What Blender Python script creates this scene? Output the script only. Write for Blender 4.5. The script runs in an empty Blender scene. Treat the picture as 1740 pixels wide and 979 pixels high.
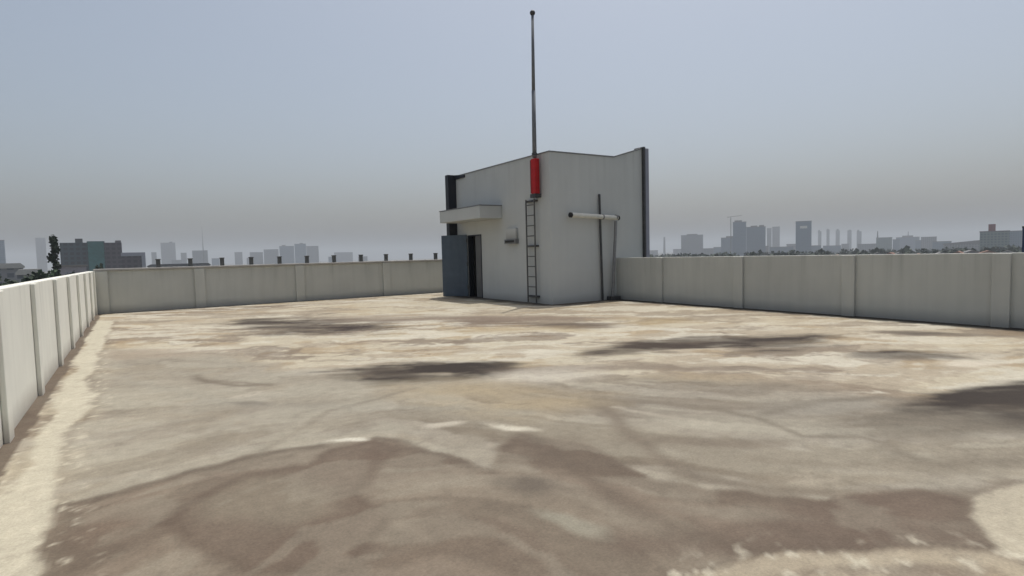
import bpy, bmesh, math, random
import numpy as np
from mathutils import Vector, Matrix
R = math.radians
C = bpy.context.scene.collection
SC = bpy.context.scene
random.seed(7)
rng = np.random.default_rng(11)

# ------------------------------------------------------------------ camera
EYE = 1.6
F, PITCH, ROLL, YAW = 968.83, 0.058871, 0.025032, 0.585916
fw = Vector((math.sin(YAW) * math.cos(PITCH), math.cos(YAW) * math.cos(PITCH), -math.sin(PITCH)))
rt = Vector((math.cos(YAW), -math.sin(YAW), 0))
up = rt.cross(fw)
r2 = math.cos(ROLL) * rt - math.sin(ROLL) * up
u2 = math.sin(ROLL) * rt + math.cos(ROLL) * up
cam = bpy.data.cameras.new('camera')
cam.sensor_width = 36.0
cam.lens = 36.0 * F / 1740.0
cam.clip_start = 0.05
cam.clip_end = 40000
co = bpy.data.objects.new('camera', cam); C.objects.link(co)
m = Matrix((r2, u2, -fw)).transposed().to_4x4()
m.translation = (0, 0, EYE)
co.matrix_world = m
SC.camera = co
SC.render.filter_size = 1.9

# ------------------------------------------------------------------ sky, sun, exposure
SUN_EL, SUN_AZ = 73.0, 58.0           # azimuth measured from +Y towards +X
world = bpy.data.worlds.new('World'); SC.world = world; world.use_nodes = True
wn = world.node_tree; wn.nodes.clear()
sky = wn.nodes.new('ShaderNodeTexSky'); sky.sky_type = 'NISHITA'; sky.sun_disc = False
sky.sun_elevation = R(SUN_EL); sky.sun_rotation = R(SUN_AZ)
sky.altitude = 30; sky.air_density = 1.0; sky.dust_density = 5.0; sky.ozone_density = 1.0
bg = wn.nodes.new('ShaderNodeBackground'); bg.inputs['Strength'].default_value = 0.128
wo = wn.nodes.new('ShaderNodeOutputWorld')
hs_ = wn.nodes.new('ShaderNodeHueSaturation'); hs_.inputs['Saturation'].default_value = .74; hs_.inputs['Hue'].default_value = .492
wn.links.new(sky.outputs[0], hs_.inputs['Color']); wn.links.new(hs_.outputs[0], bg.inputs['Color']); wn.links.new(bg.outputs[0], wo.inputs['Surface'])

sd = Vector((math.sin(R(SUN_AZ)) * math.cos(R(SUN_EL)), math.cos(R(SUN_AZ)) * math.cos(R(SUN_EL)), math.sin(R(SUN_EL))))
sl = bpy.data.lights.new('sun', 'SUN'); sl.energy = 3.1; sl.angle = R(0.6); sl.color = (1.0, 0.97, 0.91)
so = bpy.data.objects.new('sun', sl); C.objects.link(so)
so.rotation_euler = (-sd).to_track_quat('-Z', 'Y').to_euler(); so.location = (0, 0, 60)
vs = SC.view_settings
vs.view_transform = 'Standard'; vs.look = 'None'; vs.gamma = 1.0; vs.use_curve_mapping = False
vs.exposure = 0.0
SC.cycles.volume_bounces = 0
SC.cycles.max_bounces = 8
SC.cycles.diffuse_bounces = 4

# ------------------------------------------------------------------ helpers
def lin(c):
    return tuple((v / 255.0 / 12.92) if v / 255.0 <= 0.04045 else ((v / 255.0 + 0.055) / 1.055) ** 2.4 for v in c)

def tag(o, label=None, cat=None, group=None, kind=None):
    if label: o['label'] = label
    if cat: o['category'] = cat
    if group: o['group'] = group
    if kind: o['kind'] = kind
    return o

def empty(name, loc, label, cat, group=None, rz=0.0):
    o = bpy.data.objects.new(name, None); C.objects.link(o)
    o.location = loc; o.rotation_euler = (0, 0, rz); o.empty_display_size = 0.2
    return tag(o, label, cat, group)

class MB:
    """collects shapes and links them as one mesh object"""
    def __init__(self): self.bm = bmesh.new()
    def box(self, x0, x1, y0, y1, z0, z1, bev=0.0):
        r = bmesh.ops.create_cube(self.bm, size=1.0)
        for v in r['verts']:
            v.co = Vector((x0 + (v.co.x + .5) * (x1 - x0), y0 + (v.co.y + .5) * (y1 - y0), z0 + (v.co.z + .5) * (z1 - z0)))
        if bev > 0:
            es = list({e for v in r['verts'] for e in v.link_edges})
            bmesh.ops.bevel(self.bm, geom=es, offset=bev, segments=2, affect='EDGES', profile=0.5)
        return self
    def tube(self, a, b, ra, rb=None, seg=12):
        a, b = Vector(a), Vector(b); rb = ra if rb is None else rb
        d = b - a
        mt = Matrix.Translation((a + b) / 2) @ d.to_track_quat('Z', 'Y').to_matrix().to_4x4()
        bmesh.ops.create_cone(self.bm, cap_ends=True, segments=seg, radius1=ra, radius2=rb, depth=d.length, matrix=mt)
        return self
    def ball(self, c, r, seg=12):
        bmesh.ops.create_uvsphere(self.bm, u_segments=seg, v_segments=8, radius=r, matrix=Matrix.Translation(c)); return self
    def prism(self, pts, ax, lo, hi):
        """polygon pts in the plane normal to axis ax, extruded from lo to hi"""
        def P(p, t):
            if ax == 'x': return (t, p[0], p[1])
            if ax == 'y': return (p[0], t, p[1])
            return (p[0], p[1], t)
        a = [self.bm.verts.new(P(p, lo)) for p in pts]; b = [self.bm.verts.new(P(p, hi)) for p in pts]
        n = len(pts)
        self.bm.faces.new(a); self.bm.faces.new(b[::-1])
        for i in range(n): self.bm.faces.new((a[i], b[i], b[(i + 1) % n], a[(i + 1) % n]))
        return self
    def build(self, name, mat, parent=None, smooth=False):
        bmesh.ops.recalc_face_normals(self.bm, faces=self.bm.faces[:])
        me = bpy.data.meshes.new(name); self.bm.to_mesh(me); self.bm.free()
        if smooth:
            for p in me.polygons: p.use_smooth = True
        me.materials.append(mat)
        o = bpy.data.objects.new(name, me); C.objects.link(o)
        if parent is not None: o.parent = parent
        return o

def mat_plain(name, col, rough=0.7, metal=0.0, var=0.12, scale=1.5, bump=0.0, streak=0.0, spec=0.3, dirt=None, drip=None):
    """painted / concrete / metal surface with mottling, optional vertical streaks and base dirt"""
    m = bpy.data.materials.new(name); m.use_nodes = True
    nt = m.node_tree; N = nt.nodes; Lk = nt.links
    b = N['Principled BSDF']; b.inputs['Roughness'].default_value = rough; b.inputs['Metallic'].default_value = metal
    b.inputs['Specular IOR Level'].default_value = spec
    tc = N.new('ShaderNodeTexCoord')
    n1 = N.new('ShaderNodeTexNoise'); n1.inputs['Scale'].default_value = scale; n1.inputs['Detail'].default_value = 6; n1.inputs['Roughness'].default_value = .65
    Lk.new(tc.outputs['Object'], n1.inputs['Vector'])
    mr = N.new('ShaderNodeMapRange'); mr.inputs['From Min'].default_value = .3; mr.inputs['From Max'].default_value = .7
    mr.inputs['To Min'].default_value = 1 - var; mr.inputs['To Max'].default_value = 1 + var
    Lk.new(n1.outputs['Fac'], mr.inputs['Value'])
    fac = mr.outputs[0]
    if streak > 0:
        mp = N.new('ShaderNodeMapping'); mp.inputs['Scale'].default_value = (5.0, 5.0, .25)
        Lk.new(tc.outputs['Object'], mp.inputs['Vector'])
        n2 = N.new('ShaderNodeTexNoise'); n2.inputs['Scale'].default_value = 1.0; n2.inputs['Detail'].default_value = 5
        Lk.new(mp.outputs[0], n2.inputs['Vector'])
        m2 = N.new('ShaderNodeMapRange'); m2.inputs['From Min'].default_value = .35; m2.inputs['From Max'].default_value = .7
        m2.inputs['To Min'].default_value = 1 + streak * .5; m2.inputs['To Max'].default_value = 1 - streak
        Lk.new(n2.outputs['Fac'], m2.inputs['Value'])
        mu = N.new('ShaderNodeMath'); mu.operation = 'MULTIPLY'; Lk.new(fac, mu.inputs[0]); Lk.new(m2.outputs[0], mu.inputs[1]); fac = mu.outputs[0]
    vm = N.new('ShaderNodeVectorMath'); vm.operation = 'SCALE'; vm.inputs[0].default_value = col[:3]
    Lk.new(fac, vm.inputs['Scale'])
    outc = vm.outputs[0]
    if dirt:
        # splash-back of dust along the foot of a wall: band with a ragged edge
        sx = N.new('ShaderNodeSeparateXYZ'); Lk.new(tc.outputs['Object'], sx.inputs[0])
        ad = N.new('ShaderNodeMath'); ad.operation = 'MULTIPLY_ADD'; Lk.new(n1.outputs['Fac'], ad.inputs[0]); ad.inputs[1].default_value = -.35; Lk.new(sx.outputs['Z'], ad.inputs[2])
        m3 = N.new('ShaderNodeMapRange'); m3.inputs['From Min'].default_value = -.2; m3.inputs['From Max'].default_value = .08
        m3.inputs['To Min'].default_value = dirt[1]; m3.inputs['To Max'].default_value = 0
        Lk.new(ad.outputs[0], m3.inputs['Value'])
        mx = N.new('ShaderNodeMix'); mx.data_type = 'RGBA'
        Lk.new(m3.outputs[0], mx.inputs['Factor']); Lk.new(outc, mx.inputs['A']); mx.inputs['B'].default_value = (*dirt[0], 1); outc = mx.outputs['Result']
    if drip:
        # rain runs below the top edge: narrow, uneven, fading downwards
        sz = N.new('ShaderNodeSeparateXYZ'); Lk.new(tc.outputs['Object'], sz.inputs[0])
        mp2 = N.new('ShaderNodeMapping'); mp2.inputs['Scale'].default_value = (3.2, 3.2, .12); Lk.new(tc.outputs['Object'], mp2.inputs['Vector'])
        n4 = N.new('ShaderNodeTexNoise'); n4.inputs['Scale'].default_value = 1.6; n4.inputs['Detail'].default_value = 7; n4.inputs['Roughness'].default_value = .7
        Lk.new(mp2.outputs[0], n4.inputs['Vector'])
        r1 = N.new('ShaderNodeMapRange'); r1.inputs['From Min'].default_value = .52; r1.inputs['From Max'].default_value = .68; Lk.new(n4.outputs['Fac'], r1.inputs['Value'])
        r3 = N.new('ShaderNodeMapRange'); r3.inputs['From Min'].default_value = drip[0] - drip[1]; r3.inputs['From Max'].default_value = drip[0]
        r3.inputs['To Min'].default_value = 0; r3.inputs['To Max'].default_value = drip[2]; Lk.new(sz.outputs['Z'], r3.inputs['Value'])
        mm = N.new('ShaderNodeMath'); mm.operation = 'MULTIPLY'; Lk.new(r1.outputs[0], mm.inputs[0]); Lk.new(r3.outputs[0], mm.inputs[1])
        mx2 = N.new('ShaderNodeMix'); mx2.data_type = 'RGBA'; Lk.new(mm.outputs[0], mx2.inputs['Factor']); Lk.new(outc, mx2.inputs['A'])
        mx2.inputs['B'].default_value = (.16, .15, .13, 1); outc = mx2.outputs['Result']
    Lk.new(outc, b.inputs['Base Color'])
    if bump > 0:
        n3 = N.new('ShaderNodeTexNoise'); n3.inputs['Scale'].default_value = 60; n3.inputs['Detail'].default_value = 4
        Lk.new(tc.outputs['Object'], n3.inputs['Vector'])
        bp = N.new('ShaderNodeBump'); bp.inputs['Strength'].default_value = bump; bp.inputs['Distance'].default_value = .01
        Lk.new(n3.outputs['Fac'], bp.inputs['Height']); Lk.new(bp.outputs[0], b.inputs['Normal'])
    return m

def mat_facade(name, wall, glass, bay=3.5, floor=3.4, fill=.6):
    """far building skin: rows of windows"""
    m = bpy.data.materials.new(name); m.use_nodes = True
    nt = m.node_tree; N = nt.nodes; Lk = nt.links
    b = N['Principled BSDF']; b.inputs['Roughness'].default_value = .6
    tc = N.new('ShaderNodeTexCoord'); sx = N.new('ShaderNodeSeparateXYZ'); Lk.new(tc.outputs['Object'], sx.inputs[0])
    def band(sock, per, f):
        d = N.new('ShaderNodeMath'); d.operation = 'DIVIDE'; Lk.new(sock, d.inputs[0]); d.inputs[1].default_value = per
        fr = N.new('ShaderNodeMath'); fr.operation = 'FRACT'; Lk.new(d.outputs[0], fr.inputs[0])
        l = N.new('ShaderNodeMath'); l.operation = 'LESS_THAN'; Lk.new(fr.outputs[0], l.inputs[0]); l.inputs[1].default_value = f
        return l.outputs[0]
    sm = N.new('ShaderNodeMath'); sm.operation = 'ADD'; Lk.new(sx.outputs['X'], sm.inputs[0]); Lk.new(sx.outputs['Y'], sm.inputs[1])
    mu = N.new('ShaderNodeMath'); mu.operation = 'MULTIPLY'
    Lk.new(band(sx.outputs['Z'], floor, .55), mu.inputs[0]); Lk.new(band(sm.outputs[0], bay, fill), mu.inputs[1])
    mx = N.new('ShaderNodeMix'); mx.data_type = 'RGBA'
    mx.inputs['A'].default_value = (*wall, 1); mx.inputs['B'].default_value = (*glass, 1)
    Lk.new(mu.outputs[0], mx.inputs['Factor']); Lk.new(mx.outputs['Result'], b.inputs['Base Color'])
    return m

# measured on the roof in metres: outlines and spots of the dried puddle stains
POLYS = [
    [(174, 164, 147), 0.35, 0.85, [(-0.56, 13.58), (0.83, 11.46), (2.41, 7.58), (4.05, 5.75), (5.95, 4.59), (6.38, 2.74), (6.91, 1.75), (7.06, 1.16), (4.74, 1.19), (4.29, 1.31), (3.94, 1.18), (3.71, 1.03), (2.81, 1.62), (2.38, 1.67), (1.84, 1.43), (-0.47, 3.08), (-0.48, 3.75), (-0.54, 4.42), (-0.5, 4.85), (-0.62, 5.67), (-0.56, 7.2), (-0.45, 8.67), (-0.61, 10.14)]],
    [(140, 122, 105), 0.05, 0.85, [(-0.49, 4.79), (-0.17, 4.84), (0.2, 5.04), (0.62, 5.12), (1.25, 4.99), (1.54, 4.91), (1.89, 4.7), (2.01, 4.23), (2.16, 3.55), (2.47, 3.96), (2.89, 4.13), (3.14, 3.62), (2.98, 2.92), (3.13, 2.41), (3.56, 1.86), (4.22, 1.59), (4.24, 1.35), (3.94, 1.18), (3.71, 1.03), (2.81, 1.62), (2.38, 1.67), (1.84, 1.43), (-0.47, 3.08), (-0.48, 3.75), (-0.54, 4.42)]],
    [(124, 106, 91), 0.08, 0.8, [(1.31, 4.82), (1.72, 4.83), (1.87, 4.39), (1.49, 4.2), (1.23, 3.72), (1.2, 3.22), (1.02, 2.93), (0.84, 2.79), (0.45, 3.07), (0.23, 3.51), (0.08, 4.05), (0.16, 4.41), (0.31, 4.51), (0.65, 4.7), (1.05, 4.55)]],
    [(152, 140, 121), 0.15, 0.75, [(0.23, 4.36), (0.63, 4.59), (0.91, 4.35), (1.05, 3.92), (0.99, 3.57), (0.73, 3.52), (0.5, 3.74), (0.3, 3.94)]],
    [(122, 104, 90), 0.14, 0.75, [(3.28, 1.96), (3.98, 1.77), (4.28, 1.48), (4.24, 1.35), (3.94, 1.18), (3.71, 1.04), (3.2, 1.36), (2.51, 1.76), (2.07, 2.16), (2.11, 2.45), (2.62, 2.03)]],
    [(205, 192, 168), 0.025, 0.9, [(4.31, 1.32), (4.74, 1.19), (5.91, 0.68), (3.9, 0.44), (3.7, 0.92), (3.72, 1.02), (3.94, 1.18)]],
    [(200, 184, 158), 0.03, 0.6, [(2.76, 1.62), (3.0, 1.5), (3.37, 1.27), (3.72, 1.02), (3.7, 0.92), (3.43, 0.77), (3.54, 0.97), (3.25, 1.22), (2.9, 1.4), (2.61, 1.5), (2.18, 1.68), (2.12, 1.81)]],
    [(214, 203, 180), 0.035, 0.95, [(-1.0, 20.24), (-0.57, 19.8), (-0.57, 12.71), (-0.6, 9.88), (-0.45, 8.67), (-0.56, 7.2), (-0.62, 6.08), (-0.57, 5.2), (-0.5, 4.81), (-0.54, 4.42), (-0.47, 3.75), (-0.43, 3.05), (-0.87, 3.37), (-0.86, 5.3), (-0.8, 6.5), (-0.82, 9.38), (-0.89, 12.99)]],
    [(212, 196, 168), 0.5, 0.5, [(-0.85, 20.09), (4.61, 20.66), (10.0, 20.08), (12.46, 13.12), (12.93, 8.22), (12.46, 3.19), (10.61, 2.71), (10.3, 6.55), (9.26, 10.59), (6.37, 14.64), (0.7, 13.97)]],
]
SPOTS = [
    [3.361, 14.54, 1.626, -1.401, -0.476, -2.017, (62, 52, 46), 0.7, 0.9],
    [2.779, 15.81, 0.722, -0.733, -0.247, -1.369, (60, 52, 45), 0.6, 0.6],
    [3.425, 7.228, 0.99, -0.49, -0.273, -0.566, (55, 48, 42), 0.6, 0.95],
    [4.138, 7.055, 0.459, -0.226, -0.202, -0.341, (52, 46, 40), 0.6, 0.6],
    [2.783, 7.466, 0.511, -0.434, -0.101, -0.266, (65, 57, 51), 0.6, 0.6],
    [6.96, 6.646, 1.138, -0.235, -0.431, -0.41, (68, 59, 52), 0.6, 0.9],
    [8.275, 6.375, 1.464, -0.595, -0.484, -0.373, (70, 61, 53), 0.6, 0.8],
    [9.012, 5.514, 0.802, -0.569, -0.682, -0.418, (62, 54, 47), 0.6, 0.9],
    [9.195, 3.645, 0.461, -0.529, -0.541, -0.216, (65, 57, 51), 0.6, 0.95],
    [7.441, 2.127, 1.107, -0.367, -0.76, -0.22, (57, 51, 46), 0.6, 0.95],
    [7.244, 1.751, 0.494, -0.4, -1.069, -0.264, (63, 57, 52), 0.7, 0.8],
    [7.977, 9.916, 0.652, -0.653, -0.465, -0.575, (112, 96, 82), 0.7, 0.8],
    [7.057, 11.972, 0.728, -0.747, -0.386, -0.65, (125, 107, 92), 0.8, 0.7],
    [11.808, 4.406, 0.452, -0.75, -0.315, -0.118, (110, 98, 86), 0.6, 0.8],
    [5.633, 5.492, 1.314, -1.13, -0.201, -0.195, (140, 124, 108), 0.8, 0.7],
    [8.241, 11.65, 1.25, -1.308, -0.385, -0.541, (150, 130, 112), 0.8, 0.6],
    [2.191, 3.144, 0.239, -0.292, -0.15, -0.211, (112, 100, 88), 0.7, 0.75],
    [2.131, 2.574, 0.144, -0.319, -0.083, -0.098, (168, 160, 141), 0.5, 0.75],
    [5.826, 2.027, 0.689, -0.631, -0.382, -0.135, (132, 121, 106), 0.7, 0.7],
    [3.976, 3.068, 0.467, -0.416, -0.127, -0.097, (135, 120, 104), 0.8, 0.6],
    [2.957, 4.364, 0.147, -0.196, -0.052, -0.076, (222, 211, 190), 0.6, 0.9],
    [1.522, 4.945, 0.177, -0.138, -0.021, -0.065, (232, 222, 202), 0.5, 0.95],
    [2.492, 4.78, 0.15, -0.051, -0.036, -0.068, (212, 200, 180), 0.7, 0.8],
    [4.605, 5.869, 0.647, -0.367, -0.296, -0.374, (206, 195, 178), 0.9, 0.7],
    [9.136, 2.834, 0.267, -0.231, -0.267, -0.084, (226, 212, 190), 0.6, 0.85],
    [3.569, 1.939, 0.083, -0.108, -0.043, -0.024, (190, 180, 160), 0.6, 0.7],
    [3.304, 5.52, 0.682, -0.822, -0.315, -0.519, (182, 162, 130), 0.9, 0.7],
    [5.841, 4.681, 0.772, -0.654, -0.22, -0.176, (190, 170, 140), 0.9, 0.5],
    [0.224, 11.996, 0.789, -0.56, -0.018, -0.715, (182, 164, 142), 0.9, 0.6],
    [0.987, 6.906, 0.242, -0.196, -0.022, -0.143, (120, 110, 98), 0.6, 0.7],
    [1.029, 7.387, 0.235, 0.064, -0.02, -0.13, (196, 184, 164), 0.6, 0.6],
    [0.989, 8.314, 0.351, -0.565, -0.021, -0.163, (140, 126, 110), 0.5, 0.6],
    [3.97, 3.728, 0.262, -0.648, -0.169, -0.158, (170, 158, 140), 0.7, 0.6],
    [5.712, 2.99, 0.605, -0.386, -0.3, -0.158, (166, 157, 142), 0.8, 0.7],
    [1.492, 4.204, 0.074, -0.056, -0.182, -0.491, (116, 98, 84), 0.7, 0.5],
    [-0.218, 4.178, 0.202, 0.043, 0.01, -0.331, (128, 108, 92), 0.9, 0.6],
    [2.979, 2.087, 0.342, -0.414, -0.096, -0.067, (160, 148, 130), 0.7, 0.5],
    [5.597, 14.416, 2.104, -2.201, -0.334, -0.851, (150, 132, 114), 0.9, 0.6],
    [9.978, 8.974, 0.547, -0.562, -0.424, -0.38, (176, 152, 112), 0.9, 0.7],
    [6.671, 10.093, 1.465, -1.432, -0.265, -0.398, (196, 172, 130), 0.9, 0.5],
]
LINES = [
    [0.07, (118, 104, 90), 0.7, [(-0.49, 4.76), (-0.17, 4.83), (0.2, 5.01), (0.7, 5.06), (1.25, 4.96)]],
    [0.08, (128, 114, 98), 0.6, [(0.65, 9.18), (0.76, 8.5), (1.02, 8.02), (1.37, 7.82)]],
    [0.05, (120, 106, 92), 0.6, [(1.72, 4.83), (1.94, 4.56), (2.02, 4.04), (2.16, 3.55)]],
    [0.09, (134, 120, 104), 0.6, [(3.98, 4.39), (3.73, 3.8), (3.39, 3.07), (3.27, 2.53), (3.39, 2.19), (3.69, 1.93)]],
    [0.1, (116, 101, 87), 0.5, [(2.84, 4.06), (2.64, 3.18), (2.56, 2.61), (2.57, 2.07), (2.66, 1.72)]],
    [0.09, (136, 125, 110), 0.6, [(5.08, 3.23), (5.84, 3.18), (6.48, 2.78)]],
    [0.06, (140, 128, 112), 0.6, [(4.82, 3.71), (4.86, 3.09), (4.69, 2.65), (5.04, 2.29), (5.03, 2.11)]],
    [0.06, (146, 134, 117), 0.5, [(0.79, 5.07), (1.64, 5.99), (2.76, 6.42)]],
    [0.06, (112, 96, 82), 0.5, [(0.08, 4.05), (0.19, 4.28), (0.34, 4.45)]],
    [0.12, (172, 163, 146), 0.4, [(-0.26, 9.84), (0.87, 6.91), (2.42, 5.65), (3.28, 4.67)]],
    [0.1, (136, 124, 108), 0.5, [(4.88, 2.09), (4.8, 1.67), (5.4, 1.36)]],
    [0.05, (196, 184, 164), 0.5, [(4.07, 4.31), (4.25, 3.76), (4.39, 3.39)]],
]

# ------------------------------------------------------------------ layout (metres; X along the back wall, Y into the roof)
XL, XR, YB, YN = -1.06, 13.667, 22.844, -5.0     # inner faces of the parapets
PH = 1.397                                       # parapet height
PX0, PX1, PY0, PY1, PHT = 10.908, 14.95, 14.168, 20.28, 4.74   # penthouse
GZ = -20.0

# ------------------------------------------------------------------ materials
M = {}
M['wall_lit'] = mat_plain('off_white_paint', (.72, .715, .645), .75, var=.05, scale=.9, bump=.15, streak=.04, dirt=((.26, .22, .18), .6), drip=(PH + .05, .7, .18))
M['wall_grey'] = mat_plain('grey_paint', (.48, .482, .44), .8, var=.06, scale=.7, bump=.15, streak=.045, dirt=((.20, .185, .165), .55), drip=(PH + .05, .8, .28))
M['coping'] = mat_plain('cement_coping', (.40, .385, .36), .85, var=.15, scale=3, bump=.2)
M['pent'] = mat_plain('pale_grey_render', (.495, .505, .485), .8, var=.05, scale=.6, bump=.12, streak=.02, dirt=((.24, .22, .19), .5), drip=(PHT + .3, 1.8, .2))
M['trim_dark'] = mat_plain('dark_metal_cladding', (.018, .02, .026), .45, var=.1)
M['trim_blue'] = mat_plain('slate_blue_metal', (.26, .265, .31), .5, var=.1)
M['door_blue'] = mat_plain('blue_grey_steel', (.075, .10, .13), .5, var=.12, scale=3, streak=.1)
M['door_grey'] = mat_plain('grey_primed_steel', (.12, .12, .12), .5, var=.1)
M['steel_dark'] = mat_plain('weathered_steel', (.07, .07, .072), .55, metal=.3, var=.25, scale=8)
M['steel_mid'] = mat_plain('galvanised_steel', (.22, .22, .22), .5, metal=.4, var=.2, scale=8)
M['pole'] = mat_plain('galvanised_pole', (.15, .16, .175), .8, metal=0, var=.12, scale=5)
M['red'] = mat_plain('red_paint', (.42, .012, .014), .65, var=.22, scale=5, streak=.2)
M['red_dark'] = mat_plain('dark_red_paint', (.17, .006, .006), .5, var=.1, scale=6)
M['pvc'] = mat_plain('white_plastic_pipe', (.60, .59, .53), .6, var=.10, scale=4, streak=.1)
M['ladder'] = mat_plain('galvanised_ladder', (.115, .115, .11), .6, metal=.2, var=.25, scale=6)
M['stub'] = mat_plain('grey_stub_paint', (.10, .105, .105), .7, var=.2)
M['black'] = mat_plain('black_rubber', (.02, .02, .02), .6)
M['room'] = mat_plain('dark_interior', (.10, .10, .10), .9)
M['trunk'] = mat_plain('bark', (.09, .07, .055), .9, var=.2, scale=4)
M['roof_felt'] = mat_plain('roof_felt', (.22, .21, .20), .9, var=.1)

# ------------------------------------------------------------------ roof deck: one fine sheet carrying the stains of dried puddles and painted wall-foot shadow as colour
def vnoise(x, y, seed):
    g = np.random.default_rng(seed).random((256, 256)); xi = np.floor(x).astype(int); yi = np.floor(y).astype(int)
    fx = x - xi; fy = y - yi; fx = fx * fx * (3 - 2 * fx); fy = fy * fy * (3 - 2 * fy)
    a = g[xi & 255, yi & 255]; b = g[(xi + 1) & 255, yi & 255]; c = g[xi & 255, (yi + 1) & 255]; d = g[(xi + 1) & 255, (yi + 1) & 255]
    return (a * (1 - fx) + b * fx) * (1 - fy) + (c * (1 - fx) + d * fx) * fy
def fbm(x, y, seed, o=5, gain=.55):
    s = 0; a = 1; t = 0
    for k in range(o):
        s = s + a * vnoise(x * 2 ** k + 17.3 * k, y * 2 ** k + 9.1 * k, seed + k); t += a; a *= gain
    return s / t
def sstep(e0, e1, v):
    t = np.clip((v - e0) / (e1 - e0), 0, 1); return t * t * (3 - 2 * t)
def poly_sd(x, y, pts):
    d = np.full(x.shape, 1e9); ins = np.zeros(x.shape, bool); n = len(pts)
    for i in range(n):
        ax, ay = pts[i]; bx, by = pts[(i + 1) % n]; ex, ey = bx - ax, by - ay
        t = np.clip(((x - ax) * ex + (y - ay) * ey) / (ex * ex + ey * ey + 1e-9), 0, 1)
        d = np.minimum(d, np.hypot(x - ax - t * ex, y - ay - t * ey))
        c = ((ay > y) != (by > y)); ins ^= c & (x < ex * (y - ay) / (ey if abs(ey) > 1e-9 else 1e-9) + ax)
    return np.where(ins, -d, d)
def line_d(x, y, pts):
    d = np.full(x.shape, 1e9)
    for (ax, ay), (bx, by) in zip(pts[:-1], pts[1:]):
        ex, ey = bx - ax, by - ay
        t = np.clip(((x - ax) * ex + (y - ay) * ey) / (ex * ex + ey * ey + 1e-9), 0, 1)
        d = np.minimum(d, np.hypot(x - ax - t * ex, y - ay - t * ey))
    return d

def axis(lo, hi, f0, fine_lo, fine_hi, grow):
    a = [fine_lo]; s = f0
    while a[-1] < hi:
        s = f0 if a[-1] < fine_hi else min(s * grow, .09); a.append(a[-1] + s)
    b = [fine_lo]; s = f0
    while b[-1] > lo: s = min(s * grow, .3); b.append(b[-1] - s)
    r = np.array(b[:0:-1] + a); r[0] = lo; r[-1] = hi
    return r
xs = axis(XL - .16, XR + .16, .03, -1.1, 7.5, 1.02)
ys = axis(YN - .16, YB + .16, .03, 1.6, 7.5, 1.015)
gx, gy = np.meshgrid(xs, ys, indexing='ij'); nx, ny = gx.shape
x = gx.ravel(); y = gy.ravel()
# edges of the stains wander
w1 = fbm(x * .9, y * .9, 1) - .5; w2 = fbm(x * .9, y * .9, 21) - .5
w3 = fbm(x * 4, y * 4, 41, 4) - .5; w4 = fbm(x * 4, y * 4, 61, 4) - .5
far = sstep(4, 14, np.hypot(x, y))
wx = x + w1 * (.5 + .5 * far) + w3 * .16; wy = y + w2 * (.5 + .9 * far) + w4 * .16
def L3(c): return np.array(lin(c))
K_ALB = .575
col = np.tile(L3((192, 176, 152)), (x.size, 1))
def blend(mask, c, s=1.0):
    global col
    k = np.clip(mask * s, 0, 1)[:, None]; col = col * (1 - k) + L3(c) * k
# broad cloudy patches of dust, drawn out along the mopping direction
cs, sn = math.cos(.586), math.sin(.586)
ra = x * cs - y * sn; rb = x * sn + y * cs
p = fbm(ra * .30 + 1.6 * w1, rb * .75 + 1.6 * w2, 101); blend(sstep(.47, .60, p), (212, 198, 172), .85)
p = fbm(ra * .35 + 2.2 * w2, rb * .9 + 2.2 * w1, 121); blend(sstep(.52, .64, p), (152, 134, 114), .75)
p = fbm(ra * .9 + w2, rb * 1.6 + w1, 141); blend(sstep(.55, .66, p), (180, 154, 116), .5)
p = fbm(ra * .6 + 2 * w1, rb * 1.7 + 2 * w2, 151); blend(sstep(.55, .65, p), (224, 213, 192), .75)
p = fbm(ra * .8 + 1.5 * w2, rb * 2.6 + 1.5 * w1, 153); blend(sstep(.56, .66, p) * far, (228, 218, 198), .6)
p = fbm(ra * .5 + 2 * w2, rb * 1.5 + 2 * w1, 155); blend(sstep(.58, .68, p), (128, 110, 94), .6)
zx = x + w1 * .28 + w3 * .10; zy = y + w2 * .28 + w4 * .10
fx_ = x + w1 * (.3 + .7 * far) + w3 * .15; fy_ = y + w2 * (.3 + .7 * far) + w4 * .15
def zone(i, k=1.0, rim=0.0, rimw=.06, rimc=(112, 97, 83)):
    c, soft, s, pts = POLYS[i]
    sdv = poly_sd(zx if i not in (0, 8) else fx_, zy if i not in (0, 8) else fy_, pts); mk = 1 - sstep(-soft, soft, sdv)
    blend(mk, c, s * k)
    if rim: blend(np.exp(-((sdv + rimw) / rimw) ** 2), rimc, rim)
    return sdv, mk
zone(8, .55)
sd_i, inner = zone(0, .86)
# mopping and drying left long curved streaks: noise drawn out along arcs round three centres
def arcs(cx, cy, fr, seed, wob=.5, o=4):
    r = np.hypot(x - cx, y - cy)
    along = 2.6 * fbm(x * .33 + 5, y * .33 + 3, seed + 50, 2) + .9 * fbm(x * 1.1, y * 1.1, seed + 55, 2)
    return fbm(r * fr + wob * w1 * 2 + .35 * w3, along * 1.6, seed, o, .5)
def near(cx, cy, r0, r1):
    return 1 - sstep(r0, r1, np.hypot(x - cx, y - cy) + 1.5 * w2)
A = (8.2, 6.6); B = (1.0, 2.3); D_ = (3.4, 12.5)
kA = near(5.6, 4.6, 2.6, 4.2); kB = near(1.2, 3.6, 2.4, 3.8); kD = (1 - kA) * (1 - kB)
def swirl(fr, seed):
    return arcs(*A, fr, seed) * kA + arcs(*B, fr * 1.15, seed + 3) * (1 - kA) * kB + arcs(*D_, fr * .8, seed + 5) * kD
q = swirl(1.5, 161); blend(inner * sstep(.50, .58, q), (146, 133, 114), .25 + .35 * kA + .1 * kB); blend(inner * sstep(.47, .38, q), (180, 170, 151), .7)
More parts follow.
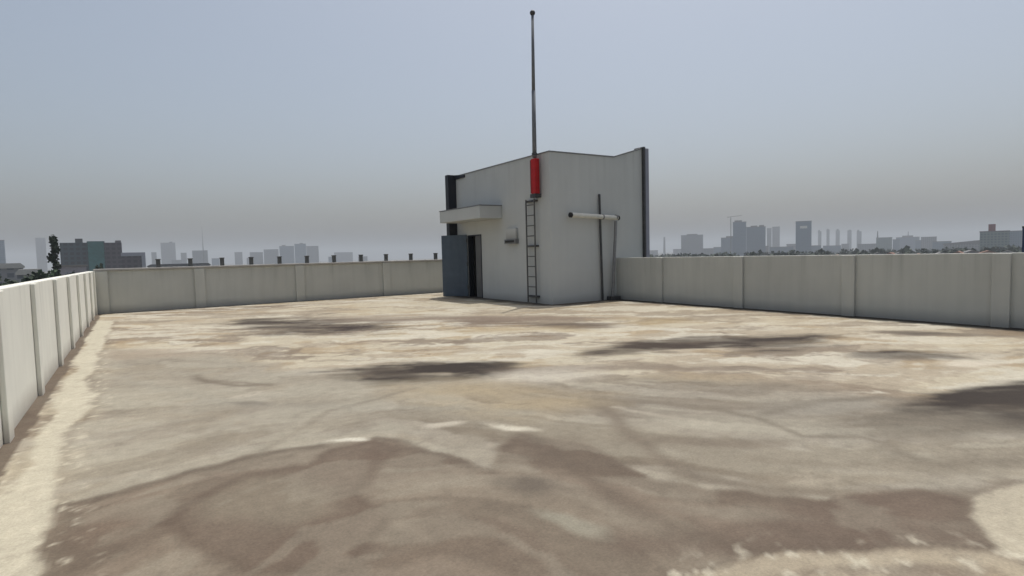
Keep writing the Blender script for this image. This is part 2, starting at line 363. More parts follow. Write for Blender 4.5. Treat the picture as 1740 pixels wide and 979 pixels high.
q = swirl(2.8, 565); blend(inner * sstep(.54, .60, q), (130, 115, 98), .12 + .34 * kA + .1 * kB); blend(inner * sstep(.45, .39, q), (190, 180, 160), .5)
sd_b, mk_b = zone(1, 1.0, .45, .07)
q = swirl(1.3, 661); blend(mk_b * sstep(.52, .59, q), (158, 144, 125), .6); blend(mk_b * sstep(.47, .40, q), (122, 106, 91), .7)
q = swirl(3.0, 765); blend(mk_b * sstep(.54, .60, q), (112, 97, 83), .45); blend(mk_b * sstep(.45, .40, q), (168, 156, 137), .45)
zone(2, 1.05, .4, .05, (106, 90, 76)); zone(3, .8, .12, -.05, (112, 97, 83)); zone(4, .95)
q = swirl(2.2, 865); blend(inner * sstep(.55, .61, q), (118, 104, 90), .05 + .2 * kA + .1 * kB); blend(inner * sstep(.44, .38, q), (172, 161, 142), .3)
for c0x, c0y, ax, ay, bx, by, c, soft, s in SPOTS:
    det = ax * by - ay * bx; dx = x + (w1 * .5) - c0x; dy = y + w2 * .5 - c0y
    u = (dx * by - dy * bx) / det; v = (ax * dy - ay * dx) / det
    rr = np.hypot(u, v) + (fbm(ra * .7, rb * 2.2, 201) - .5) * 1.6 + w3 * .25
    mk = 1 - sstep(1 - soft * .95, 1 + soft * .6, rr)
    if sum(c) < 330: mk = mk * (.72 + .35 * sstep(.34, .58, fbm(ra * .9 + w1, rb * 2.2 + w2, 203)))
    blend(mk, (c[0] * 1.06, c[1], c[2] * .95) if sum(c) < 250 else c, min(1, s * 1.08))
# tide lines left by drying water, darker and lighter contours
for wd, c, s, pts in LINES:
    d = line_d(x + w3 * .1 + w1 * .2, y + w4 * .1 + w2 * .2, pts)
    blend(np.exp(-(d / wd) ** 2) * (.3 + 1.4 * fbm(x * 1.2, y * 1.2, 221, 2)).clip(0, 1), c, min(1, s * 1.25))
zone(6, 1.1, .25, -.03); zone(5, 1, .35, -.04, (116, 101, 87)); zone(7, 1, .35, -.05, (138, 124, 107))
# crumbs of dried cement along the pale margins
sp = fbm(x * 13, y * 13, 301, 3, .6)
edge = np.maximum(np.exp(-(poly_sd(zx, zy, POLYS[7][3]) / .22) ** 2), np.exp(-(poly_sd(zx, zy, POLYS[6][3]) / .15) ** 2))
blend(sstep(.60, .72, sp) * edge, (226, 214, 190), .7)
sp = fbm(x * 7, y * 7, 321, 4, .6); blend(sstep(.66, .78, sp), (116, 103, 90), .2)
# damp dirt in the gutter along the left parapet; dirt plus painted shadow along the others
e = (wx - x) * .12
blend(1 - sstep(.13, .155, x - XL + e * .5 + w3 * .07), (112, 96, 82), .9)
blend(1 - sstep(.16, .26, YB - y + w3 * .15), (66, 58, 52), .85)  # thin dirt line with the far wall's foot shadow painted in
blend(1 - sstep(.40, .62, XR - x + w3 * .3), (46, 42, 39), .92)  # damp dirt, made wide and dark to paint in the right wall's shadow
blend((1 - sstep(.35, .8, np.maximum(PX0 - x, 0) + np.maximum(PY0 - y, 0) + np.maximum(y - PY1 - .4, 0) + w3 * .6 + w1 * .4)) * (x < PX1), (60, 54, 49), .8)  # penthouse shadow deepened by painting the deck darker round its foot
me = bpy.data.meshes.new('roof_deck')
idx = np.arange(nx * ny).reshape(nx, ny)
fa = np.stack([idx[:-1, :-1], idx[1:, :-1], idx[1:, 1:], idx[:-1, 1:]], -1).reshape(-1, 4)
zz = (fbm(x * .5, y * .5, 341, 3) - .5) * .012
me.vertices.add(nx * ny); me.vertices.foreach_set('co', np.stack([x, y, zz - .004], -1).ravel().astype(np.float32))
me.loops.add(fa.size); me.loops.foreach_set('vertex_index', fa.ravel().astype(np.int32))
me.polygons.add(len(fa)); me.polygons.foreach_set('loop_start', (np.arange(len(fa)) * 4).astype(np.int32))
me.update(); me.validate()
at = me.color_attributes.new('stains_shade', 'FLOAT_COLOR', 'POINT')
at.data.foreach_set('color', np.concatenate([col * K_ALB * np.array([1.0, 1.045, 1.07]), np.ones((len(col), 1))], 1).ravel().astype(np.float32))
dm = bpy.data.materials.new('stained_concrete'); dm.use_nodes = True
N = dm.node_tree.nodes; Lk = dm.node_tree.links; b = N['Principled BSDF']
b.inputs['Roughness'].default_value = .88; b.inputs['Specular IOR Level'].default_value = .25
an = N.new('ShaderNodeAttribute'); an.attribute_name = 'stains_shade'
tc = N.new('ShaderNodeTexCoord')
def nz(scale, det, rough=.6):
    n = N.new('ShaderNodeTexNoise'); n.inputs['Scale'].default_value = scale; n.inputs['Detail'].default_value = det; n.inputs['Roughness'].default_value = rough
    Lk.new(tc.outputs['Object'], n.inputs['Vector']); return n.outputs['Fac']
def rng_(s, a, b_, c, d):
    n = N.new('ShaderNodeMapRange'); Lk.new(s, n.inputs['Value'])
    for k, v in zip(('From Min', 'From Max', 'To Min', 'To Max'), (a, b_, c, d)): n.inputs[k].default_value = v
    return n.outputs[0]
def mul(a, b_):
    n = N.new('ShaderNodeMath'); n.operation = 'MULTIPLY'; Lk.new(a, n.inputs[0]); Lk.new(b_, n.inputs[1]); return n.outputs[0]
k1 = rng_(nz(9, 8, .7), .3, .7, .88, 1.12); k2 = rng_(nz(60, 4, .75), .3, .7, .84, 1.16); k3 = rng_(nz(2.2, 8, .6), .3, .7, .94, 1.06)
k4 = rng_(nz(34, 5, .8), .62, .72, 1.0, 1.22); k5 = rng_(nz(26, 6, .8), .64, .76, 1.0, .78)
kk = mul(mul(mul(k1, k2), k3), mul(k4, k5))
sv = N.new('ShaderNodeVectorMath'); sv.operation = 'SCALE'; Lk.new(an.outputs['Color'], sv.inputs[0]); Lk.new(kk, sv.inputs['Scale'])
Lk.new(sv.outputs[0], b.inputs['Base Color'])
bp = N.new('ShaderNodeBump'); bp.inputs['Strength'].default_value = .35; bp.inputs['Distance'].default_value = .012
Lk.new(nz(28, 6, .7), bp.inputs['Height']); Lk.new(bp.outputs[0], b.inputs['Normal'])
me.materials.append(dm)
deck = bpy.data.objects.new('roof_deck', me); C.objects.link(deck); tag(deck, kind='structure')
sl_ = MB().box(XL - .16, XR + .16, YN - .16, YB + .16, GZ, -.03)
sl_.box(XR + .16, PX1 + .3, PY0 - .2, YB + .16, GZ, -.03)
tag(sl_.build('roof_slab', M['wall_grey']), kind='structure')

# ------------------------------------------------------------------ parapets
def parapet(label, axis_, inner, lo, hi, out, posts, pw, pd, mat, coping=None):
    """wall of thickness .15 outside the inner face; posts stand pd proud of it"""
    s = 1 if out > 0 else -1
    root = empty('parapet_wall', ((inner, (lo + hi) / 2, 0) if axis_ == 'y' else ((lo + hi) / 2, inner, 0)), label, 'wall')
    ox, oy = root.location.x, root.location.y
    def bx(mb, a0, a1, d0, d1, z0, z1, bev=0):
        d0, d1 = sorted((inner + s * d0, inner + s * d1))
        if axis_ == 'y': mb.box(d0 - ox, d1 - ox, a0 - oy, a1 - oy, z0, z1, bev)
        else: mb.box(a0 - ox, a1 - ox, d0 - oy, d1 - oy, z0, z1, bev)
        return mb
    bx(MB(), lo, hi, 0, .15, -.02, PH, .012).build('wall_panel', M[mat], root)
    for a in posts: bx(MB(), a - pw / 2, a + pw / 2, -pd, -.002, -.02, PH - .012, .008).build('post', M[mat], root)
    if coping: bx(MB(), lo - .0, hi, -.07, .24, PH + .002, PH + .065, .012).build('coping', M['coping'], root)
    return root
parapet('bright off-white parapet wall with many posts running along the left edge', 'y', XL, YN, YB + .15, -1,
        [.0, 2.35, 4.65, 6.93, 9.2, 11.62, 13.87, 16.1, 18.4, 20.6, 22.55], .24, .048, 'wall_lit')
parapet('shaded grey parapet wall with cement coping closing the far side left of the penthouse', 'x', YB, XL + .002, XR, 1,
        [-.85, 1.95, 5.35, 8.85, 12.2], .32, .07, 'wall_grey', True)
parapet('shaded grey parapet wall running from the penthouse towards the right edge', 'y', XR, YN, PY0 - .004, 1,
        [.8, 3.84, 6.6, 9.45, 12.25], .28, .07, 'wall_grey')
# short posts standing on the far coping
for k, xx in enumerate((.74, 1.7, 2.7, 3.67, 4.66, 5.67, 6.72, 7.82, 8.9, 10.02, 11.2)):
    if k == 0:
        st = MB().box(-.065, .065, -.065, .065, 0, .25, .01).box(-.08, .08, -.08, .08, .25, .285, .01).build('coping_post', M['stub'])
        tag(st, 'short dark post standing on the coping of the far parapet wall', 'post', 'short dark posts along the far coping')
        o = st
    else:
        o = st.copy(); C.objects.link(o)
    o.location = (xx, YB + .09, PH + .065)

# ------------------------------------------------------------------ penthouse
ph = empty('stair_penthouse', (PX0, PY0, 0), 'pale grey stair penthouse with an open door standing on the roof', 'building')
def rel(mb_fn): return mb_fn
W = PX1 - PX0; D = PY1 - PY0; T = .18
DY0, DY1, DZ = 18.42 - PY0, 19.42 - PY0, 2.38
mb = MB()
# left wall with the doorway left open
mb.prism([(0, -.02), (DY0, -.02), (DY0, DZ), (DY1, DZ), (DY1, -.02), (D, -.02), (D, PHT), (0, PHT)], 'x', 0, T)
# front wall with its rising right shoulder, back and right walls
mb.prism([(T, -.02), (W, -.02), (W, PHT + .40), (2.72, PHT + .02), (T, PHT)], 'y', 0, T)
mb.box(T, W, D - T, D, -.02, PHT)
mb.box(W - T, W, T, D - T, -.02, PHT)
mb.build('wall', M['pent'], ph)
MB().box(T, W - T, T, D - T, PHT - .35, PHT - .2).build('roof', M['roof_felt'], ph)
MB().box(T + 1.3, T + 1.4, 3.6, D - T, 0, 3.0).build('inner_wall', M['room'], ph)
# thin dark metal edge along the wall tops
fl = MB().box(-.02, .05, -.02, D + .02, PHT + .002, PHT + .035)
fl.prism([(.05, PHT + .002), (2.72, PHT + .022), (W, PHT + .402), (W, PHT + .445), (2.72, PHT + .06), (.05, PHT + .035)], 'y', -.02, .10)
fl.build('roof_flashing', M['steel_mid'], ph)
# black cladding fin behind the far end and slate fin on the right end
f = MB().box(-.34, .02, D + .03, D + .28, -.02, PHT + .06)
f.prism([(D - .75, PHT - .12), (D + .028, PHT - .12), (D + .028, PHT + .06), (D - .75, PHT - .02)], 'x', -.05, -.003)
f.build('corner_fin', M['trim_dark'], ph)
f = MB().box(W + .003, W + .08, -.10, .35, -8, PHT + .47)
f.build('corner_fin', M['steel_dark'], ph)
f = MB().box(W + .073, W + .30, -.05, .35, -8, PHT + .43)
f.build('fin_return', M['trim_blue'], ph)
# canopy over the door
cy0, cy1, cd = 16.95 - PY0, 20.0 - PY0, .91
cb = MB().box(-cd, -.003, cy0, cy1, 2.87, 3.30, .012); canopy = cb.build('canopy', M['pent'], ph)
MB().box(-cd - .012, -.003, cy0 - .012, cy1 + .012, 3.302, 3.335).build('canopy_edge', M['steel_mid'], canopy)
# door: blue-grey leaf swung far open, grey fixed side leaf, frame
fr = MB().box(-.02, T + .02, DY0 + .001, DY0 + .03, 0, DZ - .001).box(-.02, T + .02, DY1 - .05, DY1 - .001, 0, DZ - .001).box(-.02, T + .02, DY0 + .031, DY1 - .051, DZ - .04, DZ - .001)
fr.build('door_frame', M['trim_dark'], ph)
MB().box(.03, .075, DY0 + .035, DY0 + .50, .01, DZ - .045).build('side_leaf', M['door_grey'], ph)
leaf = MB().box(0, 1.06, -.025, .025, .02, DZ + .02, .006).box(.1, .96, -.034, -.026, .15, 1.05).box(.1, .96, -.034, -.026, 1.2, DZ - .12).build('door_leaf', M['door_blue'], ph)
leaf.location = (-.045, DY1 + .035, 0); leaf.rotation_euler = (0, 0, R(130))
h = MB().tube((.95, -.03, 1.1), (.95, -.085, 1.1), .012).tube((.95, -.08, 1.1), (.83, -.08, 1.1), .011).build('handle', M['steel_mid'], leaf)
for zc_ in (.3, 1.2, 2.1):
    MB().tube((.0, .03, zc_), (.0, .03, zc_ + .14), .022).build('hinge', M['steel_dark'], leaf)

# grey box with dark lower part on the left wall
wb = empty('wall_box', (PX0, 16.29, 2.2), 'small grey box with a dark lower edge on the wall between ladder and canopy', 'wall box')
MB().box(-.10, -.003, -.30, .30, -.08, .29, .012).build('casing', M['pent'], wb)
MB().box(-.15, -.003, -.34, .34, -.24, -.083, .01).build('tray', M['steel_mid'], wb)
MB().box(-.155, -.151, -.28, .28, -.20, -.12).build('slot', M['black'], wb)

# ------------------------------------------------------------------ ladder
ld = empty('wall_ladder', (PX0 - .12, 15.08, 0), 'narrow dark steel ladder fixed upright to the penthouse wall below the red sleeve', 'ladder')
for s in (-1, 1):
    MB().box(-.02, .02, s * .23 - .020, s * .23 + .020, .02, 3.36, .004).build('rail', M['ladder'], ld)
for k in range(10):
    MB().tube((0, -.225, .2 + k * .33), (0, .225, .2 + k * .33), .016, seg=8).build('rung', M['ladder'], ld)
for zz_ in (.22, 1.85, 3.3):
    MB().box(.02, .119, -.27, .27, zz_ - .03, zz_ + .03).build('bracket', M['steel_dark'], ld)

# ------------------------------------------------------------------ mast
mx_, my_ = PX0 - .16, 14.72
ms = empty('lightning_mast', (mx_, my_, 3.4), 'tall thin grey mast with a red sleeve at its foot and a ball on top', 'mast')
MB().box(-.08, .08, -.13, .10, .10, 1.19, .006).build('red_sleeve', M['red'], ms)
MB().box(-.06, .06, .104, .18, .12, 1.17, .006).build('sleeve_edge', M['red_dark'], ms)
MB().box(-.09, .159, -.10, .17, -.02, .096, .01).build('foot_bracket', M['steel_dark'], ms)
MB().tube((0, 0, 1.222), (0, -.02, 3.3), .07, .062).tube((0, -.02, 3.3), (0, -.06, 5.62), .055, .042).build('pole', M['pole'], ms, True)
MB().ball((0, -.06, 5.66), .085).build('finial', M['steel_dark'], ms, True)
for zc_ in (1.30,):
    MB().tube((0, -.02 * (zc_ > 2), zc_), (0, -.02 * (zc_ > 2), zc_ + .07), .088).build('clamp', M['steel_dark'], ms)

# ------------------------------------------------------------------ pipes on the front wall
pp = empty('pipe_stand', (12.95, PY0 - .2, 0), 'white horizontal pipe with black ends carried by two slim grey posts against the penthouse', 'pipe')
hp = MB().tube((-1.36, 0, 2.79), (.60, 0, 2.73), .076, seg=20).build('crossbar', M['pvc'], pp, False)
MB().tube((-1.43, 0, 2.794), (-1.362, 0, 2.79), .081, seg=20).build('end_cap', M['black'], hp)
MB().tube((.602, 0, 2.73), (.665, 0, 2.728), .081, seg=20).build('end_cap', M['black'], hp)
MB().tube((.02, .13, 0), (-.06, .13, 3.5), .038, seg=10).build('tall_post', M['steel_dark'], pp)
MB().tube((.36, .02, .06), (.56, .02, 2.63), .05, seg=10).build('short_post', M['steel_mid'], pp)
for u_ in (-.05, .545):
    MB().tube((u_ - .025, 0, 2.752), (u_ + .025, 0, 2.750), .088, seg=16).box(u_ - .03, u_ + .03, .086, .19, 2.70, 2.80).build('pipe_bracket', M['steel_mid'], pp)
MB().box(.22, .62, -.10, .14, -.01, .12, .01).build('foot_block', M['steel_dark'], pp)

# ------------------------------------------------------------------ city floor and air
def mat_ground():
    m = bpy.data.materials.new('city_ground'); m.use_nodes = True
    N = m.node_tree.nodes; Lk = m.node_tree.links; b = N['Principled BSDF']; b.inputs['Roughness'].default_value = .95
    tc = N.new('ShaderNodeTexCoord'); n = N.new('ShaderNodeTexNoise'); n.inputs['Scale'].default_value = .02; n.inputs['Detail'].default_value = 10; n.inputs['Roughness'].default_value = .7
    Lk.new(tc.outputs['Object'], n.inputs['Vector'])
    cr = N.new('ShaderNodeValToRGB'); Lk.new(n.outputs['Fac'], cr.inputs[0])
    e = cr.color_ramp.elements; e[0].position = .42; e[0].color = (.04, .055, .03, 1); e[1].position = .58; e[1].color = (.17, .155, .14, 1)
    Lk.new(cr.outputs[0], b.inputs['Base Color']); return m
g = MB(); G0 = 9000
g.bm.faces.new([g.bm.verts.new(p) for p in ((-G0, -G0, GZ), (G0, -G0, GZ), (G0, G0, GZ), (-G0, G0, GZ))])
tag(g.build('ground', mat_ground()), kind='structure')

hm = bpy.data.materials.new('haze'); hm.use_nodes = True
N = hm.node_tree.nodes; N.clear(); o_ = N.new('ShaderNodeOutputMaterial'); pv = N.new('ShaderNodeVolumePrincipled')
pv.inputs['Color'].default_value = (.76, .815, .865, 1); pv.inputs['Density'].default_value = .00031; pv.inputs['Density Attribute'].default_value = ''
hm.node_tree.links.new(pv.outputs[0], o_.inputs['Volume'])
tag(MB().box(-G0 - 60, G0 + 60, -G0 - 60, G0 + 60, GZ - 1, 150).build('haze', hm), kind='stuff')

# ------------------------------------------------------------------ far buildings: azimuth (deg from +Y), distance, width, roof height
FAC = {
 'blue': mat_facade('glass_tower_skin', (.09, .14, .20), (.05, .09, .14), 3.2, 3.6, .75),
 'grey': mat_facade('concrete_tower_skin', (.20, .20, .21), (.07, .08, .10), 4.2, 3.4, .55),
 'pale': mat_facade('pale_tower_skin', (.34, .33, .33), (.12, .13, .15), 3.6, 3.3, .5),
 'teal': mat_facade('dark_slab_skin', (.030, .05, .065), (.012, .018, .026), 3.4, 3.2, .6),
 'maroon': mat_facade('maroon_slab_skin', (.06, .045, .06), (.02, .02, .028), 3.4, 3.2, .6),
 'green': mat_facade('greenish_skin', (.14, .19, .18), (.07, .10, .11), 3.6, 3.5, .6),
}
NET = mat_plain('green_building_net', (.035, .13, .125), .9, var=.25, scale=.25)
PLANT = mat_plain('plant_room', (.13, .12, .125), .9, var=.1)
NAVY = mat_plain('navy_cladding', (.006, .022, .075), .5, var=.08)
def place(az, d, z=GZ):
    return (d * math.sin(R(az)), d * math.cos(R(az)), z)
def tower(az, d, w, top, skin, label, cat='tower', name='office_tower', group=None, depth=None, plant=None, roofbox=True, spire=None):
    o = empty(name, place(az, d), label, cat, group, -R(az))
    h = top - GZ; dp = depth or w * .7
    MB().box(-w / 2, w / 2, 0, dp, 0, h).build('facade', FAC[skin], o)
    MB().box(-w / 2 - .4, w / 2 + .4, -.4, dp + .4, h + .01, h + 1.3).build('roof_edge', PLANT, o)
    if plant:
        for (u, pw, hh) in plant: MB().box(u * w - pw / 2, u * w + pw / 2, dp * .25, dp * .75, h + 1.31, h + 1.3 + hh).build('plant_room', PLANT, o)
    if spire:
        u, hh, rr = spire; MB().tube((u * w, dp / 2, h + 1.31), (u * w, dp / 2, h + hh), rr, rr * .5, 8).build('spire', M['steel_dark'], o)
    return o
# left of the penthouse
tower(-8.18, 1500, 14, 53.5, 'blue', 'bluish tower cut off by the left edge of the photo')
tower(-5.82, 2900, 31, 111, 'grey', 'faint slim tower just left of the tall dark tree')
o = empty('apartment_block', place(-2.5, 500), 'dark wide apartment block partly wrapped in green netting beyond the left corner', 'building', None, R(2.5))
mb = MB().box(-19, -4.0, 0, 16, 0, 37.3); mb.build('dark_wing', FAC['teal'], o)
MB().box(-3.98, 6.2, -2, 15, 0, 38.2).build('netted_wing', FAC['teal'], o)
MB().box(-3.6, 5.6, -2.5, -2.05, 1, 38.0).build('green_netting', NET, o)
MB().box(6.22, 16.2, 0, 15, 0, 37.2).build('maroon_wing', FAC['maroon'], o)
MB().box(12.6, 16.0, 2, 10, 37.22, 38.8).build('plant_room', PLANT, o)
MB().box(-10.5, -6.3, 3, 9, 37.32, 40.2).build('water_tank', M['steel_dark'], o)
o = empty('frame_block', place(.11, 440), 'low grey block with a dark framed front right of the netted apartment block', 'building', None, -R(.11))
MB().box(-6.3, 6.3, 0, 9, 0, 28.4).build('facade', FAC['maroon'], o)
MB().box(-6.5, 6.5, -.6, -.05, 26.6, 28.9).box(4.4, 6.5, -.6, -.05, 0, 26.58).build('front_frame', M['trim_blue'], o)
o = empty('gabled_house', place(-4.15, 210), 'pale building with a low roof right of the tall dark tree', 'house', None, R(4.15))
MB().box(-3.4, 3.9, 0, 8, 0, 21.3).build('wall', mat_plain('lilac_wall', (.30, .28, .30), .9), o)
MB().box(-3.8, 4.3, -.4, 8.4, 21.31, 21.75).build('roof', M['roof_felt'], o)
MB().box(-1.2, .4, -.04, -.005, 18, 19.6).build('window', M['trim_blue'], o)
for az, d, w, top, lab in ((-7.9, 330, 11, 3.2, 'grey sheet roofed shed at the left edge behind the parapet'), (-6.6, 290, 7.5, .6, 'small pale roofed shed beside the green trees at left'),
                           (2.68, 620, 35, .7, 'long low dark shed roof behind the far parapet'), (5.04, 600, 15, .7, 'short low dark shed roof below the faint antenna tower')):
    o = empty('shed', place(az, d), lab, 'shed', None, -R(az)); h = top - GZ
    MB().box(-w / 2, w / 2, 0, 14, 0, h - 2.2).build('wall', FAC['grey'], o)
    MB().prism([(-w / 2 - .5, h - 2.19), (w / 2 + .5, h - 2.19), (w / 2 + .5, h - 1.4), (w * .42, h), (-w * .42, h), (-w / 2 - .5, h - 1.4)], 'y', -.6, 14.6).build('roof', M['trim_dark'] if d > 400 else M['coping'], o)
tower(2.64, 2800, 53, 85.5, 'grey', 'faint square tower above the long dark shed roof', plant=[(.2, 12, 4)])
tower(1.58, 2600, 17, 43, 'grey', 'faint stub of a tower left of the square faint tower')
tower(3.77, 2600, 20, 39, 'grey', 'faint low tower right of the square faint tower')
tower(5.02, 2200, 46, 40, 'grey', 'faint broad block carrying the foot of the antenna tower')
am = empty('antenna_tower', place(5.28, 2190), 'very thin faint antenna tower rising over the left skyline', 'antenna'); 
MB().tube((0, 0, 0), (0, 0, 85), 2.2, 1.2, 6).build('lattice_mast', M['steel_dark'], am)
MB().tube((0, 0, 85.01), (0, 0, 142), .9, .3, 6).build('tip', M['steel_dark'], am)
tower(8.07, 2700, 30, 39, 'grey', 'faint small block between two coping posts left of the tower cluster')
tower(9.55, 2600, 50, 36, 'grey', 'faint low wide block at the left foot of the tower cluster')
tower(10.81, 2550, 56, 46, 'grey', 'leftmost block of the hazy tower cluster behind the far parapet')
tower(12.16, 2480, 55, 57, 'blue', 'second block from the left in the hazy tower cluster', plant=[(-.2, 14, 4)])
tower(13.35, 2400, 42, 63, 'blue', 'tallest block of the hazy tower cluster behind the far parapet', plant=[(.1, 12, 3)])
tower(14.42, 2520, 48, 56, 'grey', 'rightmost block of the hazy tower cluster behind the far parapet')
tower(17.22, 3000, 90, 32, 'grey', 'barely visible long block between two coping posts near the penthouse')
# right of the penthouse
pt = empty('chimney_stack', place(48.6, 2500), 'faint thin chimney stack just right of the penthouse', 'chimney')
MB().tube((0, 0, 0), (0, 0, 79), 5, 3.4, 10).build('shaft', FAC['grey'], pt)
tower(51.15, 2000, 70, 50, 'grey', 'broad boxy tower standing alone nearest the penthouse on the right skyline', plant=[(0, 34, 3.5)])
tower(54.34, 1800, 37, 34, 'blue', 'lower stepped tower at the left foot of the tallest twin block', plant=[(.15, 20, 4)])
o = tower(55.37, 1600, 32, 70, 'blue', 'tallest slim tower of the right skyline with a crane beside it', plant=[(-.1, 18, 4)])
cr = empty('tower_crane', place(54.62, 1590), 'thin tower crane left of the tallest tower on the right skyline', 'crane', None, -R(54.6))
MB().tube((0, 0, 0), (0, 0, 103), 1.0, .9, 4).build('crane_mast', M['steel_dark'], cr)
MB().tube((-9, 0, 103.9), (26, 0, 107), .7, .5, 4).build('jib', M['steel_dark'], cr)
tower(56.77, 1650, 47, 57.5, 'blue', 'wide tower attached on the right of the tallest slim tower', plant=[(.3, 12, 4), (-.1, 16, 3)])
tower(57.89, 2500, 17, 79, 'grey', 'faint pencil tower close behind the wide blue tower')
tower(58.45, 2300, 25, 77, 'pale', 'pale slim tower standing right of the wide blue tower')
o = tower(60.68, 1500, 33, 61, 'blue', 'solitary rectangular tower with a pale panel near its top')
MB().box(-7.5, 7.5, -.5, -.05, 65, 71).build('pale_panel', M['pvc'], o)
for az, w, top, lab in ((61.95, 17, 75, 'first of five faint thin towers right of the solitary tower'), (62.59, 17, 77, 'second of five faint thin towers on the right skyline'), (63.33, 19, 75, 'middle one of five faint thin towers on the right skyline'), (64.21, 22, 73, 'fourth of five faint thin towers on the right skyline'), (64.92, 20, 69, 'last of five faint thin towers on the right skyline')):
    tower(az, 3000, w * random.uniform(.7, 1.1), top + random.uniform(-5, 5), random.choice(['grey', 'pale', 'grey']), lab, group='five thin towers on the right skyline', plant=[(random.uniform(-.2, .2), w * .4, random.uniform(3, 7))])
tower(66.72, 1800, 35, 20.5, 'green', 'low block with a spire at its left end right of the five thin towers', spire=(-.42, 19, 1.6))
tower(68.34, 2300, 64, 25, 'blue', 'broad bluish block with a small spire on its roof', plant=[(0, 30, 5)], spire=(.02, 20, 1.5))
tower(69.75, 1900, 34, 19.5, 'grey', 'plain grey block right of the broad bluish block')
o = empty('long_hall', place(71.8, 1400), 'long low hall with a sloping roof left of the greenish block', 'hall', None, -R(71.8))
MB().box(-27, 27, 0, 30, 0, 19).build('wall', FAC['grey'], o)
MB().prism([(-28, 19.02), (28, 19.02), (28, 26.5), (-28, 21.5)], 'y', -1, 31).build('roof', PLANT, o)
o = tower(73.81, 1000, 30.5, 15.6, 'green', 'greenish block with a dark box on its roof near the right edge')
MB().box(-6.5, 1.0, 3, 11, 36.92, 46).build('roof_tank', M['red_dark'], o)
tower(75.0, 1350, 18, 20, 'blue', 'pale blue block just left of the navy slab at right')
nv = empty('navy_slab', place(75.82, 140), 'dark navy slab cut off by the right edge of the photo', 'tower', None, -R(75.8))
MB().box(-1.05, 1.6, 0, 3, 0, 24.1).build('cladding', NAVY, nv)
MB().box(-1.1, 1.65, -.05, 3.05, 24.11, 24.4).build('roof_edge', M['trim_dark'], nv)

for az, d, w, top in ((47.2, 2200, 60, 2), (49.9, 2300, 40, 5), (52.6, 1900, 34, 4), (53.5, 2100, 30, 8), (57.4, 1700, 26, 6), (58.9, 1750, 60, 3), (59.7, 1800, 24, 10), (61.5, 1750, 34, 4), (62.9, 2000, 48, 3), (63.9, 2200, 22, 8), (65.5, 1900, 46, 5), (67.55, 2000, 16, 16), (69.1, 2000, 16, 12), (70.6, 1700, 36, 6), (73.0, 1500, 22, 5), (9.0, 2300, 22, 12), (3.2, 2300, 30, 10), (6.2, 2500, 26, 14), (16.2, 2600, 34, 10), (19.0, 2600, 40, 8)):
    left = az < 30
    tower(az, d, w, top, random.choice(['grey', 'pale', 'blue']), 'low hazy block between the towers on the left skyline' if left else 'low hazy block between the towers on the right skyline', cat='building', name='low_block', group='low hazy blocks of the left skyline' if left else 'low hazy blocks of the right skyline')

# low houses among the trees beyond the right parapet
HW = [mat_plain('house_wall_white', (.58, .56, .55), .9), mat_plain('house_wall_rose', (.46, .37, .35), .9), mat_plain('house_wall_grey', (.34, .34, .34), .9)]
HR = [mat_plain('house_roof_tile', (.20, .11, .08), .9), mat_plain('house_roof_grey', (.16, .16, .16), .9)]
def house(az, d, w, top, wm, rm, label, group=None):
    o = empty('low_house', place(az, d), label, 'house', group, -R(az + random.uniform(-12, 12))); h = top - GZ
    MB().box(-w / 2, w / 2, 0, 11, 0, h - 2.5).build('wall', wm, o)
    MB().prism([(-w / 2 - .6, h - 2.49), (w / 2 + .6, h - 2.49), (w / 2 + .6, h - 2.2), (0, h), (-w / 2 - .6, h - 2.2)], 'y', -.6, 11.6).build('roof', rm, o)
hs = [(53.4, 520, 9, -4.6, 0), (56.9, 520, 10, -5.0, 2), (59.2, 520, 8, -5.0, 0), (60.3, 560, 9, -5.2, 2), (63.2, 520, 9, -4.9, 2), (66.3, 480, 8, -3.4, 1), (67.1, 480, 7, -3.6, 0),
      (67.8, 480, 7, -3.5, 1), (69.2, 430, 5, -4.0, 0), (70.6, 480, 7, -3.9, 2), (71.6, 480, 6, -3.6, 0), (72.5, 490, 10, -3.2, 2), (73.5, 480, 11, -3.5, 1), (74.6, 470, 9, -3.6, 0)]
for k, (az, d, w, top, mi) in enumerate(hs):
    house(az, d, w, top, HW[mi], HR[k % 2], 'small low house between the far trees behind the right parapet', 'low houses beyond the right parapet')

# ------------------------------------------------------------------ trees
def leafmat(name, c):
    m = mat_plain(name, c, .8, var=.35, scale=.6); return m
LEAF = [leafmat('leaf_dark', (.030, .045, .028)), leafmat('leaf_green', (.045, .075, .035)), leafmat('leaf_grey', (.06, .075, .06))]
def leaf_mesh(pts, size):
    """many small randomly turned leaf sprays, one mesh"""
    n = len(pts); pts = np.asarray(pts, float)
    a = rng.normal(size=(n, 3)); a /= np.linalg.norm(a, axis=1)[:, None]
    b_ = np.cross(a, rng.normal(size=(n, 3))); b_ /= np.linalg.norm(b_, axis=1)[:, None]
    s = size * rng.uniform(.5, 1.2, (n, 1))
    v = np.stack([pts - a * s - b_ * s * .5, pts + a * s * .2 - b_ * s, pts + a * s + b_ * s * .4, pts - a * s * .3 + b_ * s], 1).reshape(-1, 3)
    me = bpy.data.meshes.new('crown'); me.from_pydata(v.tolist(), [], np.arange(4 * n).reshape(-1, 4).tolist()); return me
def crown_pts(lobes, n):
    out = []
    for (c, r) in lobes:
        k = int(n * (r[0] * r[2]) / sum(q[0] * q[2] for _, q in lobes)) + 8
        u = rng.normal(size=(k, 3)); u /= np.linalg.norm(u, axis=1)[:, None]
        out.append(np.array(c) + u * np.array(r) * rng.uniform(.45, 1.05, (k, 1)))
    return np.concatenate(out)
